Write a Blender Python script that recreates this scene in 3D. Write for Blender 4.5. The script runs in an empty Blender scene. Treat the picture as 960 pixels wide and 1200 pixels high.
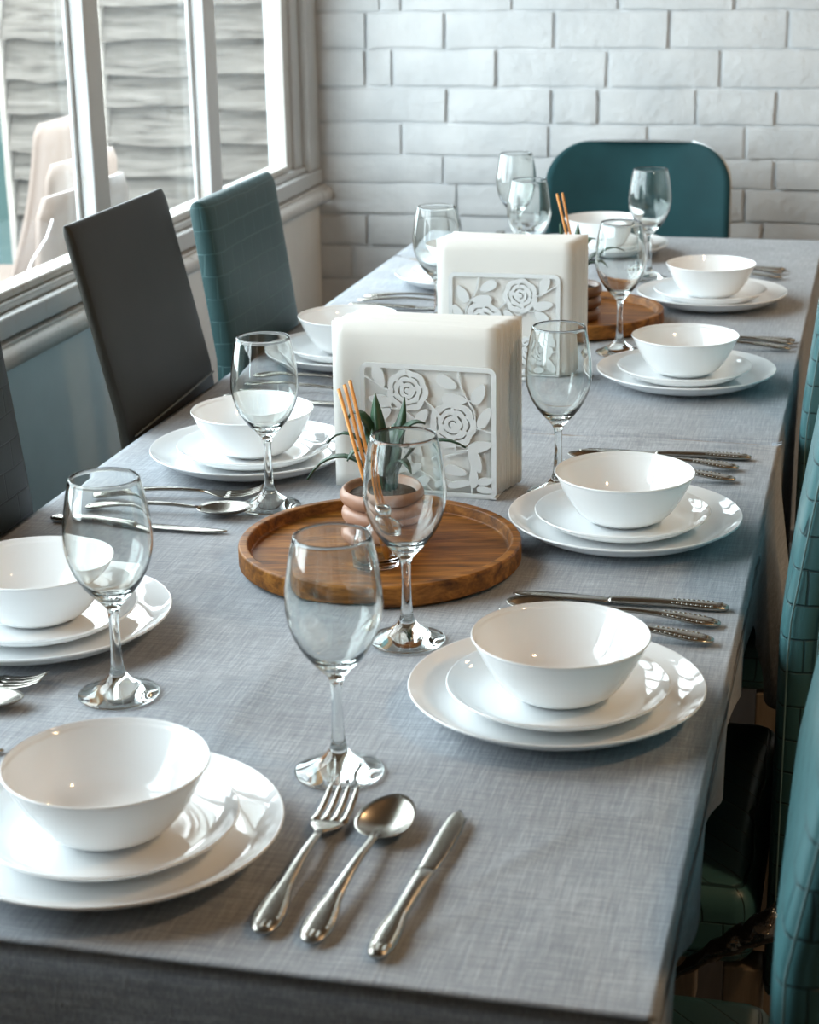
import bpy, bmesh, math, random
from mathutils import Vector, Matrix, noise
S = bpy.context.scene
COL = S.collection
PI = math.pi
H = 0.75                       # table top height; coordinates below are measured from the table top
random.seed(7)

# ------------------------------------------------------------------ camera, light, exposure
cd = bpy.data.cameras.new('camera')
cam = bpy.data.objects.new('camera', cd); COL.objects.link(cam)
cd.sensor_fit = 'HORIZONTAL'; cd.sensor_width = 36.0; cd.lens = 81.668
_f = Vector((-0.2364, 0.9206, -0.3108)).normalized()
_u = Vector((-0.0596, 0.3058, 0.9502)); _u = (_u - _u.dot(_f) * _f).normalized()
_r = _f.cross(_u)
cam.matrix_world = Matrix((( _r.x, _u.x, -_f.x, 0.103), (_r.y, _u.y, -_f.y, 0.0), (_r.z, _u.z, -_f.z, 0.651 + H), (0, 0, 0, 1)))
cd.clip_start = 0.02
cd.dof.use_dof = True; cd.dof.focus_distance = 2.0; cd.dof.aperture_fstop = 13.0
S.camera = cam

S.view_settings.view_transform = 'Standard'
S.view_settings.look = 'None'
S.view_settings.gamma = 1.0
S.view_settings.use_curve_mapping = False
S.view_settings.exposure = 0.0

S.cycles.max_bounces = 14
S.cycles.diffuse_bounces = 5
S.cycles.glossy_bounces = 6
S.cycles.transmission_bounces = 14
S.cycles.transparent_max_bounces = 16
S.cycles.sample_clamp_indirect = 6.0
S.cycles.blur_glossy = 0.5
S.cycles.use_denoising = True

W = bpy.data.worlds.new('overcast_sky'); S.world = W; W.use_nodes = True
bg = W.node_tree.nodes['Background']
bg.inputs['Color'].default_value = (0.85, 0.94, 1.0, 1); bg.inputs['Strength'].default_value = 11.0

def lamp(name, loc, power, color, size):
    l = bpy.data.lights.new(name, 'POINT'); l.energy = power; l.color = color; l.shadow_soft_size = size
    o = bpy.data.objects.new(name, l); COL.objects.link(o); o.location = loc
WARM = (1.0, 0.66, 0.36)
lamp('ceiling_bulb', (0.85, 1.15, H + 1.35), 23, WARM, 0.06)
lamp('ceiling_bulb', (0.85, 3.00, H + 1.35), 15, WARM, 0.06)

# window light is sampled through its opening
al = bpy.data.lights.new('window_portal', 'AREA'); al.shape = 'RECTANGLE'; 
al.cycles.is_portal = True
ao = bpy.data.objects.new('window_portal', al); COL.objects.link(ao)
ao.location = (-1.25, 2.35, H + 0.645); ao.rotation_euler = (0, -PI / 2, 0)
al.size = 1.16; al.size_y = 3.46

# ------------------------------------------------------------------ helpers
class MB:
    def __init__(s): s.v = []; s.f = []
    def add(s, vs, fs):
        b = len(s.v); s.v += [tuple(v) for v in vs]; s.f += [tuple(i + b for i in f) for f in fs]; return s
    def box(s, x0, x1, y0, y1, z0, z1):
        return s.add([(x0,y0,z0),(x1,y0,z0),(x1,y1,z0),(x0,y1,z0),(x0,y0,z1),(x1,y0,z1),(x1,y1,z1),(x0,y1,z1)],
              [(0,3,2,1),(4,5,6,7),(0,1,5,4),(1,2,6,5),(2,3,7,6),(3,0,4,7)])
    def lathe(s, prof, n=48, c=(0,0,0), close=False):
        vs = []; fs = []; m = len(prof)
        for k in range(n):
            a = 2*PI*k/n
            for (r, z) in prof: vs.append((c[0]+r*math.cos(a), c[1]+r*math.sin(a), c[2]+z))
        for k in range(n):
            k2 = (k+1) % n
            for i in range(m if close else m-1):
                i2 = (i+1) % m
                fs.append((k*m+i, k2*m+i, k2*m+i2, k*m+i2))
        return s.add(vs, fs)
    def tube(s, pts, r, n=8, caps=True):
        pts = [Vector(p) for p in pts]; m = len(pts)
        rr = r if isinstance(r, (list, tuple)) else [r]*m
        t0 = (pts[1]-pts[0]).normalized()
        ref = Vector((0,0,1)) if abs(t0.z) < .9 else Vector((1,0,0))
        nx = t0.cross(ref).normalized(); vs = []; fs = []
        for i, p in enumerate(pts):
            t = (pts[min(i+1,m-1)]-pts[max(i-1,0)]).normalized()
            nx = (nx - nx.dot(t)*t).normalized(); ny = t.cross(nx)
            for k in range(n):
                a = 2*PI*k/n; vs.append(p + rr[i]*(math.cos(a)*nx + math.sin(a)*ny))
        for i in range(m-1):
            for k in range(n):
                k2 = (k+1)%n; fs.append((i*n+k, i*n+k2, (i+1)*n+k2, (i+1)*n+k))
        if caps: fs += [tuple(range(n-1,-1,-1)), tuple(range((m-1)*n, m*n))]
        return s.add(vs, fs)
    def loft(s, secs, n=12, p=2.6):
        """secs: (centre, side vector, up vector, half width, half thickness); superellipse sections"""
        vs = []; fs = []; m = len(secs)
        for (c, sd, up, w, t) in secs:
            c = Vector(c)
            for k in range(n):
                a = 2*PI*k/n; ca, sa = math.cos(a), math.sin(a)
                x = math.copysign(abs(ca)**(2/p), ca); y = math.copysign(abs(sa)**(2/p), sa)
                vs.append(c + Vector(sd)*(w*x) + Vector(up)*(t*y))
        for i in range(m-1):
            for k in range(n):
                k2 = (k+1)%n; fs.append((i*n+k, i*n+k2, (i+1)*n+k2, (i+1)*n+k))
        fs += [tuple(range(n-1,-1,-1)), tuple(range((m-1)*n, m*n))]
        return s.add(vs, fs)
    def prism(s, poly, f, depth):
        """poly: 2D outline; f(u,v,d) -> 3D; extruded from d=0 to d=depth"""
        n = len(poly)
        vs = [f(u, v, 0) for u, v in poly] + [f(u, v, depth) for u, v in poly]
        return s.add(vs, [tuple(range(n-1,-1,-1)), tuple(range(n, 2*n))] + [(k, (k+1)%n, n+(k+1)%n, n+k) for k in range(n)])
    def mesh(s, name):
        me = bpy.data.meshes.new(name); me.from_pydata(s.v, [], s.f)
        bm = bmesh.new(); bm.from_mesh(me); bmesh.ops.recalc_face_normals(bm, faces=bm.faces); bm.to_mesh(me); bm.free()
        return me
    def build(s, name, m, parent=None, loc=None, smooth=False, bevel=0, seg=2, sub=0, ang=None):
        me = s.mesh(name); o = bpy.data.objects.new(name, me); COL.objects.link(o)
        me.materials.append(m)
        if smooth: me.polygons.foreach_set('use_smooth', [True]*len(me.polygons))
        if parent: o.parent = parent
        if loc is not None: o.location = loc
        elif parent is None: o.location = (0, 0, H)
        if bevel:
            b = o.modifiers.new('edge', 'BEVEL'); b.width = bevel; b.segments = seg; b.limit_method = 'ANGLE'; b.angle_limit = .6
            b.harden_normals = False
            if not smooth:
                me.polygons.foreach_set('use_smooth', [True]*len(me.polygons)); sm = True
            o.modifiers.new('normals', 'WEIGHTED_NORMAL')
        if sub:
            sb = o.modifiers.new('smooth', 'SUBSURF'); sb.levels = sub; sb.render_levels = sub
        return o

def tag(o, label=None, cat=None, group=None, kind=None):
    if label: o['label'] = label
    if cat: o['category'] = cat
    if group: o['group'] = group
    if kind: o['kind'] = kind
    return o
def thing(name, label, cat, loc=(0,0,0), rz=0, group=None):
    o = bpy.data.objects.new(name, None); COL.objects.link(o); o.empty_display_size = .05
    o.location = (loc[0], loc[1], loc[2] + H); o.rotation_euler = (0, 0, rz)
    return tag(o, label, cat, group)
def copy_tree(o, parent=None):
    c = o.copy(); COL.objects.link(c)
    if parent: c.parent = parent
    for ch in o.children: copy_tree(ch, c)
    return c

# ------------------------------------------------------------------ materials
def mat(name, color, rough=.5, metal=0, spec=.5, coat=0):
    m = bpy.data.materials.new(name); m.use_nodes = True
    b = m.node_tree.nodes['Principled BSDF']
    b.inputs['Base Color'].default_value = (*color, 1); b.inputs['Roughness'].default_value = rough
    b.inputs['Metallic'].default_value = metal; b.inputs['Specular IOR Level'].default_value = spec
    b.inputs['Coat Weight'].default_value = coat
    return m
class NT:
    def __init__(s, m): s.t = m.node_tree; s.n = s.t.nodes; s.b = s.n['Principled BSDF']
    def new(s, t, **k):
        n = s.n.new(t)
        for a, v in k.items():
            if a in n.inputs: n.inputs[a].default_value = v
            else: setattr(n, a, v)
        return n
    def link(s, a, b): s.t.links.new(a, b)
    def coord(s, out='Object', scale=(1,1,1), rot=(0,0,0)):
        tc = s.new('ShaderNodeTexCoord'); mp = s.new('ShaderNodeMapping')
        mp.inputs['Scale'].default_value = scale; mp.inputs['Rotation'].default_value = rot
        if out == 'World':
            g = s.new('ShaderNodeNewGeometry'); s.link(g.outputs['Position'], mp.inputs['Vector'])
        else: s.link(tc.outputs[out], mp.inputs['Vector'])
        return mp.outputs['Vector']
    def noise(s, vec, scale, detail=4, rough=.55, dist=0):
        n = s.new('ShaderNodeTexNoise'); n.inputs['Scale'].default_value = scale; n.inputs['Detail'].default_value = detail
        n.inputs['Roughness'].default_value = rough; n.inputs['Distortion'].default_value = dist
        s.link(vec, n.inputs['Vector']); return n.outputs['Fac']
    def ramp(s, fac, stops):
        r = s.new('ShaderNodeValToRGB'); e = r.color_ramp.elements
        while len(e) < len(stops): e.new(.5)
        for i, (p, c) in enumerate(stops): e[i].position = p; e[i].color = (*c, 1)
        s.link(fac, r.inputs['Fac']); return r.outputs['Color']
    def math(s, op, a, b=None):
        n = s.new('ShaderNodeMath', operation=op)
        for i, v in enumerate((a, b)):
            if v is None: continue
            if isinstance(v, (int, float)): n.inputs[i].default_value = v
            else: s.link(v, n.inputs[i])
        return n.outputs[0]
    def bump(s, h, strength=.3, dist=.001):
        n = s.new('ShaderNodeBump'); n.inputs['Strength'].default_value = strength; n.inputs['Distance'].default_value = dist
        s.link(h, n.inputs['Height']); s.link(n.outputs['Normal'], s.b.inputs['Normal']); return n
    def color(s, c): s.link(c, s.b.inputs['Base Color'])

def m_brick():
    m = mat('white_painted_brick', (.8,.82,.83), .55); t = NT(m); v = t.coord('World')
    n = t.noise(v, 9, 3); t.color(t.ramp(n, [(.3, (.52,.545,.56)), (.7, (.62,.64,.65))]))
    t.bump(t.math('ADD', t.noise(v, 60, 5, .6), t.math('MULTIPLY', t.noise(v, 14, 2), 1.5)), .55, .004); return m
def m_linen():
    m = mat('grey_linen', (.3,.33,.37), .9, spec=.15); t = NT(m)
    a = t.noise(t.coord('Object', (430, 22, 200)), 1, 3, .65); b = t.noise(t.coord('Object', (22, 430, 200)), 1, 3, .65)
    c = t.noise(t.coord('Object'), 900, 2); d = t.noise(t.coord('Object'), 6, 3)
    s = t.math('ADD', t.math('ADD', a, b), t.math('MULTIPLY', c, .5))
    f = t.math('ADD', t.math('MULTIPLY', s, .36), t.math('MULTIPLY', d, .17))
    t.color(t.ramp(f, [(.37, (.180,.200,.230)), (.535, (.295,.320,.352)), (.69, (.48,.51,.545))]))
    h = t.math('ADD', s, 0); t.bump(h, .5, .0012)
    t.b.inputs['Sheen Weight'].default_value = .25; return m
def m_wood(name, cs, scale=1.0, rough=.4, axis=(1, 14, 14), coat=0.1):
    m = mat(name, cs[1], rough, coat=coat); t = NT(m)
    v = t.coord('Object', tuple(a*scale for a in axis))
    n1 = t.noise(v, 3.2, 5, .6, .6); n2 = t.noise(v, 14, 4, .6)
    f = t.math('ADD', t.math('MULTIPLY', n1, .75), t.math('MULTIPLY', n2, .25))
    t.color(t.ramp(f, [(.33, cs[0]), (.5, cs[1]), (.66, cs[2])])); t.bump(n2, .15, .0006); return m
def m_plank():
    m = mat('weathered_fence_wood', (.5,.47,.44), .85, spec=.2); t = NT(m)
    v = t.coord('World', (2.2, 2, 26)); n1 = t.noise(v, 2.0, 5, .6, .8); n2 = t.noise(t.coord('World', (7, 5, 60)), 2, 4)
    f = t.math('ADD', t.math('MULTIPLY', n1, .7), t.math('MULTIPLY', n2, .3))
    t.color(t.ramp(f, [(.32, (.023,.019,.016)), (.46, (.088,.077,.066)), (.66, (.155,.139,.122))])); t.bump(f, .5, .006); return m
def m_croc(name, c, dark, sx=.034, sz=.046, rough=.34, spec=.5, relief=.8):
    """vinyl embossed with rectangular tiles, like the chair covers"""
    m = mat(name, c, rough, spec=spec); t = NT(m)
    tc = t.new('ShaderNodeTexCoord'); sep = t.new('ShaderNodeSeparateXYZ'); t.link(tc.outputs['Object'], sep.inputs[0])
    cb = t.new('ShaderNodeCombineXYZ')
    # rows run along the height, courses step along the horizontal run of the surface
    hz = t.math('ADD', sep.outputs[1], t.math('MULTIPLY', sep.outputs[0], 1.0))
    t.link(t.math('ADD', hz, t.math('MULTIPLY', t.noise(tc.outputs['Object'], 9, 2), .012)), cb.inputs[0])
    t.link(t.math('ADD', sep.outputs[2], t.math('MULTIPLY', t.noise(tc.outputs['Object'], 11, 2), .010)), cb.inputs[1])
    br = t.new('ShaderNodeTexBrick'); br.inputs['Scale'].default_value = 1.0
    br.inputs['Brick Width'].default_value = sz; br.inputs['Row Height'].default_value = sx
    br.inputs['Mortar Size'].default_value = .0013; br.inputs['Mortar Smooth'].default_value = .6; br.offset = .45
    t.link(cb.outputs[0], br.inputs['Vector'])
    g = t.noise(tc.outputs['Object'], 320, 3)
    mx = t.new('ShaderNodeMix', data_type='RGBA'); mx.inputs[6].default_value = (*c, 1); mx.inputs[7].default_value = (*dark, 1)
    t.link(br.outputs['Fac'], mx.inputs[0]); t.color(mx.outputs[2])
    h = t.math('ADD', t.math('MULTIPLY', br.outputs['Fac'], -1.0), t.math('MULTIPLY', g, .10))
    t.bump(h, relief, .0022); return m
def m_leather(name, c, rough=.4, var=.25):
    m = mat(name, c, rough, spec=.18); t = NT(m); n = t.noise(t.coord('Object'), 5, 3)
    t.color(t.ramp(n, [(.3, tuple(x*(1-var) for x in c)), (.7, tuple(x*(1+var) for x in c))]))
    t.bump(t.noise(t.coord('Object'), 420, 3), .12, .0006); return m
def m_paint(name, c, rough=.5, wear=0.0, wc=(.45,.40,.34)):
    m = mat(name, c, rough); t = NT(m); v = t.coord('World')
    n = t.noise(v, 7, 4)
    lo = tuple(x*.9 for x in c)
    if wear:
        n2 = t.noise(t.coord('World', (30, 30, 12)), 1, 5, .7)
        base = t.ramp(n, [(.3, lo), (.7, c)])
        mx = t.new('ShaderNodeMix', data_type='RGBA'); t.link(base, mx.inputs[6]); mx.inputs[7].default_value = (*wc, 1)
        t.link(t.ramp(n2, [(.66-wear, (0,0,0)), (.70-wear*.8, (.7,.7,.7))]), mx.inputs[0]); t.color(mx.outputs[2])
    else: t.color(t.ramp(n, [(.3, lo), (.7, c)]))
    t.bump(t.noise(v, 50, 4), .12, .002); return m
def m_glass():
    m = bpy.data.materials.new('clear_glass'); m.use_nodes = True; nt = m.node_tree
    nt.nodes.remove(nt.nodes['Principled BSDF'])
    g = nt.nodes.new('ShaderNodeBsdfGlass'); g.inputs['IOR'].default_value = 1.5; g.inputs['Roughness'].default_value = 0.0
    g.inputs['Color'].default_value = (.985,.995,.99,1)
    nt.links.new(g.outputs[0], nt.nodes['Material Output'].inputs['Surface']); return m
def m_pane():
    m = bpy.data.materials.new('window_glass'); m.use_nodes = True; nt = m.node_tree
    nt.nodes.remove(nt.nodes['Principled BSDF'])
    t = nt.nodes.new('ShaderNodeBsdfTransparent'); t.inputs[0].default_value = (.97,.99,.985,1)
    g = nt.nodes.new('ShaderNodeBsdfGlossy'); g.inputs['Roughness'].default_value = .0
    lw = nt.nodes.new('ShaderNodeLayerWeight'); lw.inputs[0].default_value = .5
    pw = nt.nodes.new('ShaderNodeMath'); pw.operation = 'POWER'; pw.inputs[1].default_value = 5.0
    fr = nt.nodes.new('ShaderNodeMath'); fr.operation = 'MULTIPLY_ADD'; fr.inputs[1].default_value = .93; fr.inputs[2].default_value = .04
    nt.links.new(lw.outputs['Facing'], pw.inputs[0]); nt.links.new(pw.outputs[0], fr.inputs[0])
    mx = nt.nodes.new('ShaderNodeMixShader')
    nt.links.new(fr.outputs[0], mx.inputs[0]); nt.links.new(t.outputs[0], mx.inputs[1]); nt.links.new(g.outputs[0], mx.inputs[2])
    nt.links.new(mx.outputs[0], nt.nodes['Material Output'].inputs['Surface']); return m

BRICK = m_brick(); LINEN = m_linen(); GLASS = m_glass(); PANE = m_pane()
CHINA = mat('white_opal_china', (.87,.892,.902), .05, spec=.55)
STEEL = mat('stainless_steel', (.42,.40,.36), .25, metal=1); _t = NT(STEEL); _t.bump(_t.noise(_t.coord('Object'), 160, 3), .03, .0006)
TRAYW = m_wood('acacia_wood', ((.06,.020,.003), (.215,.078,.010), (.40,.165,.030)), 1.0, .5, (3, 26, 26), 0); TRAYW.node_tree.nodes['Principled BSDF'].inputs['Specular IOR Level'].default_value = .28
LEGW = m_wood('beech_wood', ((.16,.12,.085), (.24,.19,.14), (.31,.25,.19)), 1.0, .5, (12, 12, 1))
PLANK = m_plank()
POSTW = m_wood('weathered_post_wood', ((.16,.14,.12), (.28,.25,.22), (.42,.39,.35)), 1.0, .85, (14, 14, 1), 0)
FRAME = m_paint('white_window_paint', (.55,.565,.565), .4, .03)
SASH = m_paint('worn_sash_paint', (.56,.55,.52), .5, .10)
SILLP = m_paint('grey_sill_paint', (.60,.585,.56), .45, .02, (.12,.10,.08))
DADO = m_paint('pale_blue_wall_paint', (.71,.80,.82), .5)
PLASTER = m_paint('tan_wall_paint', (.36,.29,.21), .7)
CEIL = m_paint('brown_ceiling_boards', (.17,.115,.07), .7)
FLOORW = m_wood('dark_floor_boards', ((.012,.011,.010), (.022,.019,.017), (.035,.03,.026)), 1, .5, (10, 1, 10))
PAVE = m_paint('concrete_paving', (.16,.155,.15), .9)
CROC = m_croc('teal_embossed_vinyl', (.060,.165,.178), (.022,.06,.066))
CROCD = m_croc('dark_embossed_vinyl', (.016,.022,.022), (.010,.014,.014), .03, .055, .45, .2, .5)
BROWN = m_leather('charcoal_brown_leather', (.021,.020,.016), .40)
CROCS = m_croc('deep_teal_vinyl', (.026,.062,.065), (.046,.098,.102), rough=.45, spec=.2, relief=.45)
VELVET = m_leather('dark_teal_velvet', (.008,.050,.058), .75)
VELVET.node_tree.nodes['Principled BSDF'].inputs['Sheen Weight'].default_value = .3
PIPE = mat('silver_piping', (.62,.66,.67), .35, metal=.4)
THREAD = mat('pale_stitching', (.13,.24,.25), .6)
HOLDER = mat('white_powder_coated_metal', (.74,.765,.765), .4)
def m_nap():
    m = mat('white_paper_napkin', (.93,.92,.89), .85, spec=.2); t = NT(m); t.bump(t.noise(t.coord('Object'), 700, 2), .2, .0005)
    tr = t.new('ShaderNodeBsdfTranslucent'); tr.inputs['Color'].default_value = (.90,.885,.83,1); mx = t.new('ShaderNodeMixShader'); mx.inputs[0].default_value = .3
    t.link(t.b.outputs[0], mx.inputs[1]); t.link(tr.outputs[0], mx.inputs[2]); t.link(mx.outputs[0], t.n['Material Output'].inputs['Surface']); return m
NAPKIN = m_nap()
POT = mat('terracotta_glaze', (.50,.28,.19), .38); _t = NT(POT)
_t.color(_t.ramp(_t.noise(_t.coord('Object'), 30, 3), [(.3, (.36,.185,.115)), (.7, (.47,.27,.19))]))
POTD = mat('brown_glaze', (.16,.075,.038), .35)
SOIL = mat('dark_soil', (.06,.045,.035), .95); _t = NT(SOIL); _t.bump(_t.noise(_t.coord('Object'), 200, 4), .9, .004)
LEAF = mat('artificial_leaf', (.025,.10,.045), .42); _t = NT(LEAF)
_t.color(_t.ramp(_t.noise(_t.coord('Object'), 40, 3), [(.3, (.006,.032,.017)), (.7, (.025,.085,.035))]))
REED = mat('orange_reed', (.62,.25,.045), .55)
SILVER = mat('silver_collar', (.75,.76,.77), .22, metal=1)
PEACH = mat('peach_plastic', (.165,.118,.092), .45); PEACH.node_tree.nodes['Principled BSDF'].inputs['Subsurface Weight'].default_value = 0
CABLE = mat('white_cable', (.8,.8,.8), .5)
BLACKP = mat('glossy_black_plastic', (.006,.007,.008), .06, spec=.9); _t = NT(BLACKP); _t.bump(_t.noise(_t.coord('Object', (20, 20, 60)), 2, 3, .5, .5), .5, .006)
CHROME = mat('black_metal', (.03,.03,.03), .4, metal=.6)
GREENP = m_paint('dark_green_boards', (.03,.07,.065), .7)

# ------------------------------------------------------------------ the room
XW, YW = -1.17, 4.189            # inner face of window wall, face of brick wall
XR, YF, ZC = 1.55, -1.35, 1.68
def struct(mb, name, m, parent=None, **k):
    o = mb.build(name, m, parent, **k)
    if parent is None: o['kind'] = 'structure'
    return o
struct(MB().box(-1.30, XR+.1, YF-.1, YW+.2, -H-.06, -H), 'floor', FLOORW)
struct(MB().box(-1.32, XR+.1, YF-.1, YW+.2, ZC, ZC+.08), 'ceiling', CEIL)
struct(MB().box(XR, XR+.1, YF-.1, YW+.2, -H, ZC), 'wall_right', PLASTER)
struct(MB().box(-1.30, XR+.1, YF-.1, YF, -H, ZC), 'wall_front', PLASTER)

# brick wall: a mortar face with every brick a piece of its own
wb = struct(MB().box(-1.30, XR+.1, YW+.007, YW+.2, -H, ZC), 'wall_back', BRICK)
rows = [(.575,.502),(.499,.425),(.419,.343),(.335,.259),(.250,.179),(.170,.105),(.098,.040),(.033,-.032),(-.040,-.106),(-.114,-.185),(-.193,-.262),(-.270,-.34)]
joints = {1: [-1.02,-.971,-.717,-.478,-.229], 2: [-1.054,-.871,-.621,-.368,-.112], 3: [-1.056,-.993,-.752,-.502,-.253],
          4: [-.867,-.627,-.52,-.304,-.131], 5: [-.973,-.631,-.41,-.194], 6: [-.877,-.737,-.36,-.13], 7: [-.847,-.62,-.40,-.193]}
def brick_mesh(seed):
    bm = bmesh.new(); bmesh.ops.create_cube(bm, size=1.0)
    rnd = random.Random(seed)
    bmesh.ops.subdivide_edges(bm, edges=[e for e in bm.edges if abs(e.verts[0].co.x-e.verts[1].co.x) > .5], cuts=3)
    for v in bm.verts:
        if v.co.y < 0: v.co.y += rnd.uniform(-.08, .03)
        v.co.z += rnd.uniform(-.03, .03); v.co.x += rnd.uniform(-.006, .006)
    me = bpy.data.meshes.new('brick'); bm.to_mesh(me); bm.free(); me.materials.append(BRICK)
    me.polygons.foreach_set('use_smooth', [True]*len(me.polygons)); return me
bmeshes = [brick_mesh(i) for i in range(6)]
rnd = random.Random(3)
top_rows = [(.579+.076*k+.070, .579+.076*k) for k in range(15)]
low_rows = [(-.346-.076*k, -.346-.076*k-.070) for k in range(6)]
stuff = MB()
for i, (zt, zb) in enumerate(rows + top_rows[:5] + top_rows[5:] + low_rows):
    single = i < len(rows) + 5
    js = joints.get(i)
    xs = [XW - .03] + (list(js) if js else [])
    x = xs[-1] if js else XW - .03 + rnd.uniform(.06, .2)
    if not js: xs.append(x)
    while x < XR - .1: x += rnd.uniform(.215, .245); xs.append(x)
    for a, b in zip(xs[:-1], xs[1:]):
        g = rnd.uniform(.0035, .0065)
        if not single or a > .75:
            stuff.box(a+g, b-g, YW+rnd.uniform(-.001, .002), YW+.03, zb, zt); continue
        o = bpy.data.objects.new('brick', rnd.choice(bmeshes)); COL.objects.link(o); o.parent = wb
        o.location = ((a+b)/2, YW + .020 + rnd.uniform(-.0015, .0025), (zt+zb)/2); o.scale = (b-a-2*g, .04, zt-zb+.001)
        o.rotation_euler = (0, rnd.uniform(-.008, .008), rnd.uniform(-.004, .004))
        bv = o.modifiers.new('edge', 'BEVEL'); bv.width = .0085; bv.segments = 3; bv.limit_method = 'ANGLE'
tag(stuff.build('brick_courses', BRICK, wb, (0,0,0), bevel=.006), kind='stuff')

# window wall: painted dado, sill, frame, mullions, panes
struct(MB().box(XW-.13, XW-.012, YF, YW+.02, -H, -.01).box(XW-.13, XW, .62, YF, -H, ZC).box(XW-.13, XW, YF, .62, -.01, ZC)
       .box(XW-.13, XW, .62, YW+.02, 1.27, ZC), 'wall_left', DADO)
struct(MB().box(XW-.0125, XW-.006, 3.28, YW-.002, -H, -.012), 'trim_1', m_paint('cream_panel_paint', (.90,.89,.85), .5), bevel=.002)
win = struct(MB().box(XW-.09, XW+.004, .62, YW-.002, .036, .070).box(XW-.09, XW-.012, .62, YW-.002, .070, .085), 'window_1', FRAME, bevel=.004)
sill = MB().box(XW-.12, XW+.012, .62, YW-.002, .012, .034)
sill.tube([(XW+.012, .62, .012), (XW+.012, YW-.003, .012)], .017, 14).box(XW-.02, XW+.012, .62, YW-.003, -.004, .012)
struct(sill, 'window_sill', SILLP, win, loc=(0,0,0), bevel=.002)
jb = MB().box(XW-.09, XW, 4.105, YW-.002, .07, 1.27)
jb.box(XW-.060, XW-.018, 4.052, 4.105, .085, 1.27)
jb.build('jamb', FRAME, win, (0,0,0), bevel=.004)
sx = XW-.040
MB().box(sx-.008, sx+.014, 4.012, 4.052, .085, 1.27).build('sash_stile', SASH, win, (0,0,0), bevel=.003)
MB().box(sx-.02, sx+.022, .64, 4.0, .085, .100).build('sash_rail', SASH, win, (0,0,0), bevel=.004)
MB().box(XW-.09, XW+.004, .62, YW-.002, 1.20, 1.27).build('head_rail', FRAME, win, (0,0,0), bevel=.004)
ms = [.65, 1.21, 1.77, 2.33, 2.892, 3.452]
for y in ms:
    MB().box(XW-.036, XW, y, y+.062, .085, 1.21).box(XW-.036, XW-.026, y-.007, y+.069, .085, 1.21).build('mullion', FRAME, win, (0,0,0), bevel=.004)
ends = ms + [4.02]
for a, b in zip(ends[:-1], ends[1:]):
    MB().box(sx-.002, sx+.002, a+.055, b+.01, .10, 1.21).build('pane', PANE, win, (0,0,0))

# ------------------------------------------------------------------ outside: paving, fence, stacked chairs
struct(MB().box(-9, -1.31, -4, 12, -H-.16, -H-.10), 'ground', PAVE)
fence = thing('board_fence', 'weathered grey fence of overlapping horizontal boards seen through the window', 'fence', (-2.3, 6.02, -H-.10))
zf0 = -H - .10
rnd = random.Random(11)
def plank(x0, x1, zb, h, y, seed):
    m = MB(); n = 14; r2 = random.Random(seed); vs = []; fs = []
    ph = [r2.uniform(0, 6.28) for _ in range(4)]
    for i in range(n+1):
        t = i/n; x = x0 + (x1-x0)*t
        w = .006*math.sin(5*t+ph[0]) + .004*math.sin(13*t+ph[1]); w2 = .004*math.sin(6*t+ph[2])
        yb = y - .050 + .005*math.sin(7*t+ph[3]); yt = y
        for (yy, zz) in ((yb, zb+w), (yb+.012, zb+w), (yt+.006, zb+h+w2), (yt, zb+h+w2)): vs.append((x, yy, zz))
    for i in range(n):
        for k in range(4): fs.append((i*4+k, i*4+(k+1)%4, (i+1)*4+(k+1)%4, (i+1)*4+k))
    fs += [(0,1,2,3), (n*4+3, n*4+2, n*4+1, n*4)]
    return m.add(vs, fs)
def panel(x0, x1, ztop, z_off):
    z = ztop; k = 0
    while z > -.80:
        ex = rnd.choice((.110, .118, .124, .128)); 
        o = plank(x0+2.3, x1+2.3, z-ex-z_off, ex+.022, -.02+rnd.uniform(-.004,.004), rnd.random()).build('plank', PLANK, fence, (0,0,-zf0), smooth=False)
        z -= ex
panel(-2.825, -2.482, .362, 0.0)
panel(-2.462, -1.60, .49, 0.012)
panel(-1.585, -.70, .49, 0.0)
for x in (-2.842, -2.472, -1.592):
    MB().box(x+2.3-.011, x+2.3+.011, -.065, .03, 0, .50 + .85).build('post', POSTW, fence, (0,0,0), bevel=.003)
MB().box(-.545, .70, .005, .03, .1, 1.30).build('backing_rail', POSTW, fence, (0,0,0))
gf = thing('green_fence', 'dark green boarded fence beyond the weathered fence post at the window edge', 'fence', (-3.6, 6.2, -H-.10))
for k in range(9): MB().box(-.75+k*.165, -.75+k*.165+.158, -.01, .012, 0, 1.12).build('plank', GREENP, gf, (0,0,0), bevel=.003)

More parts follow.
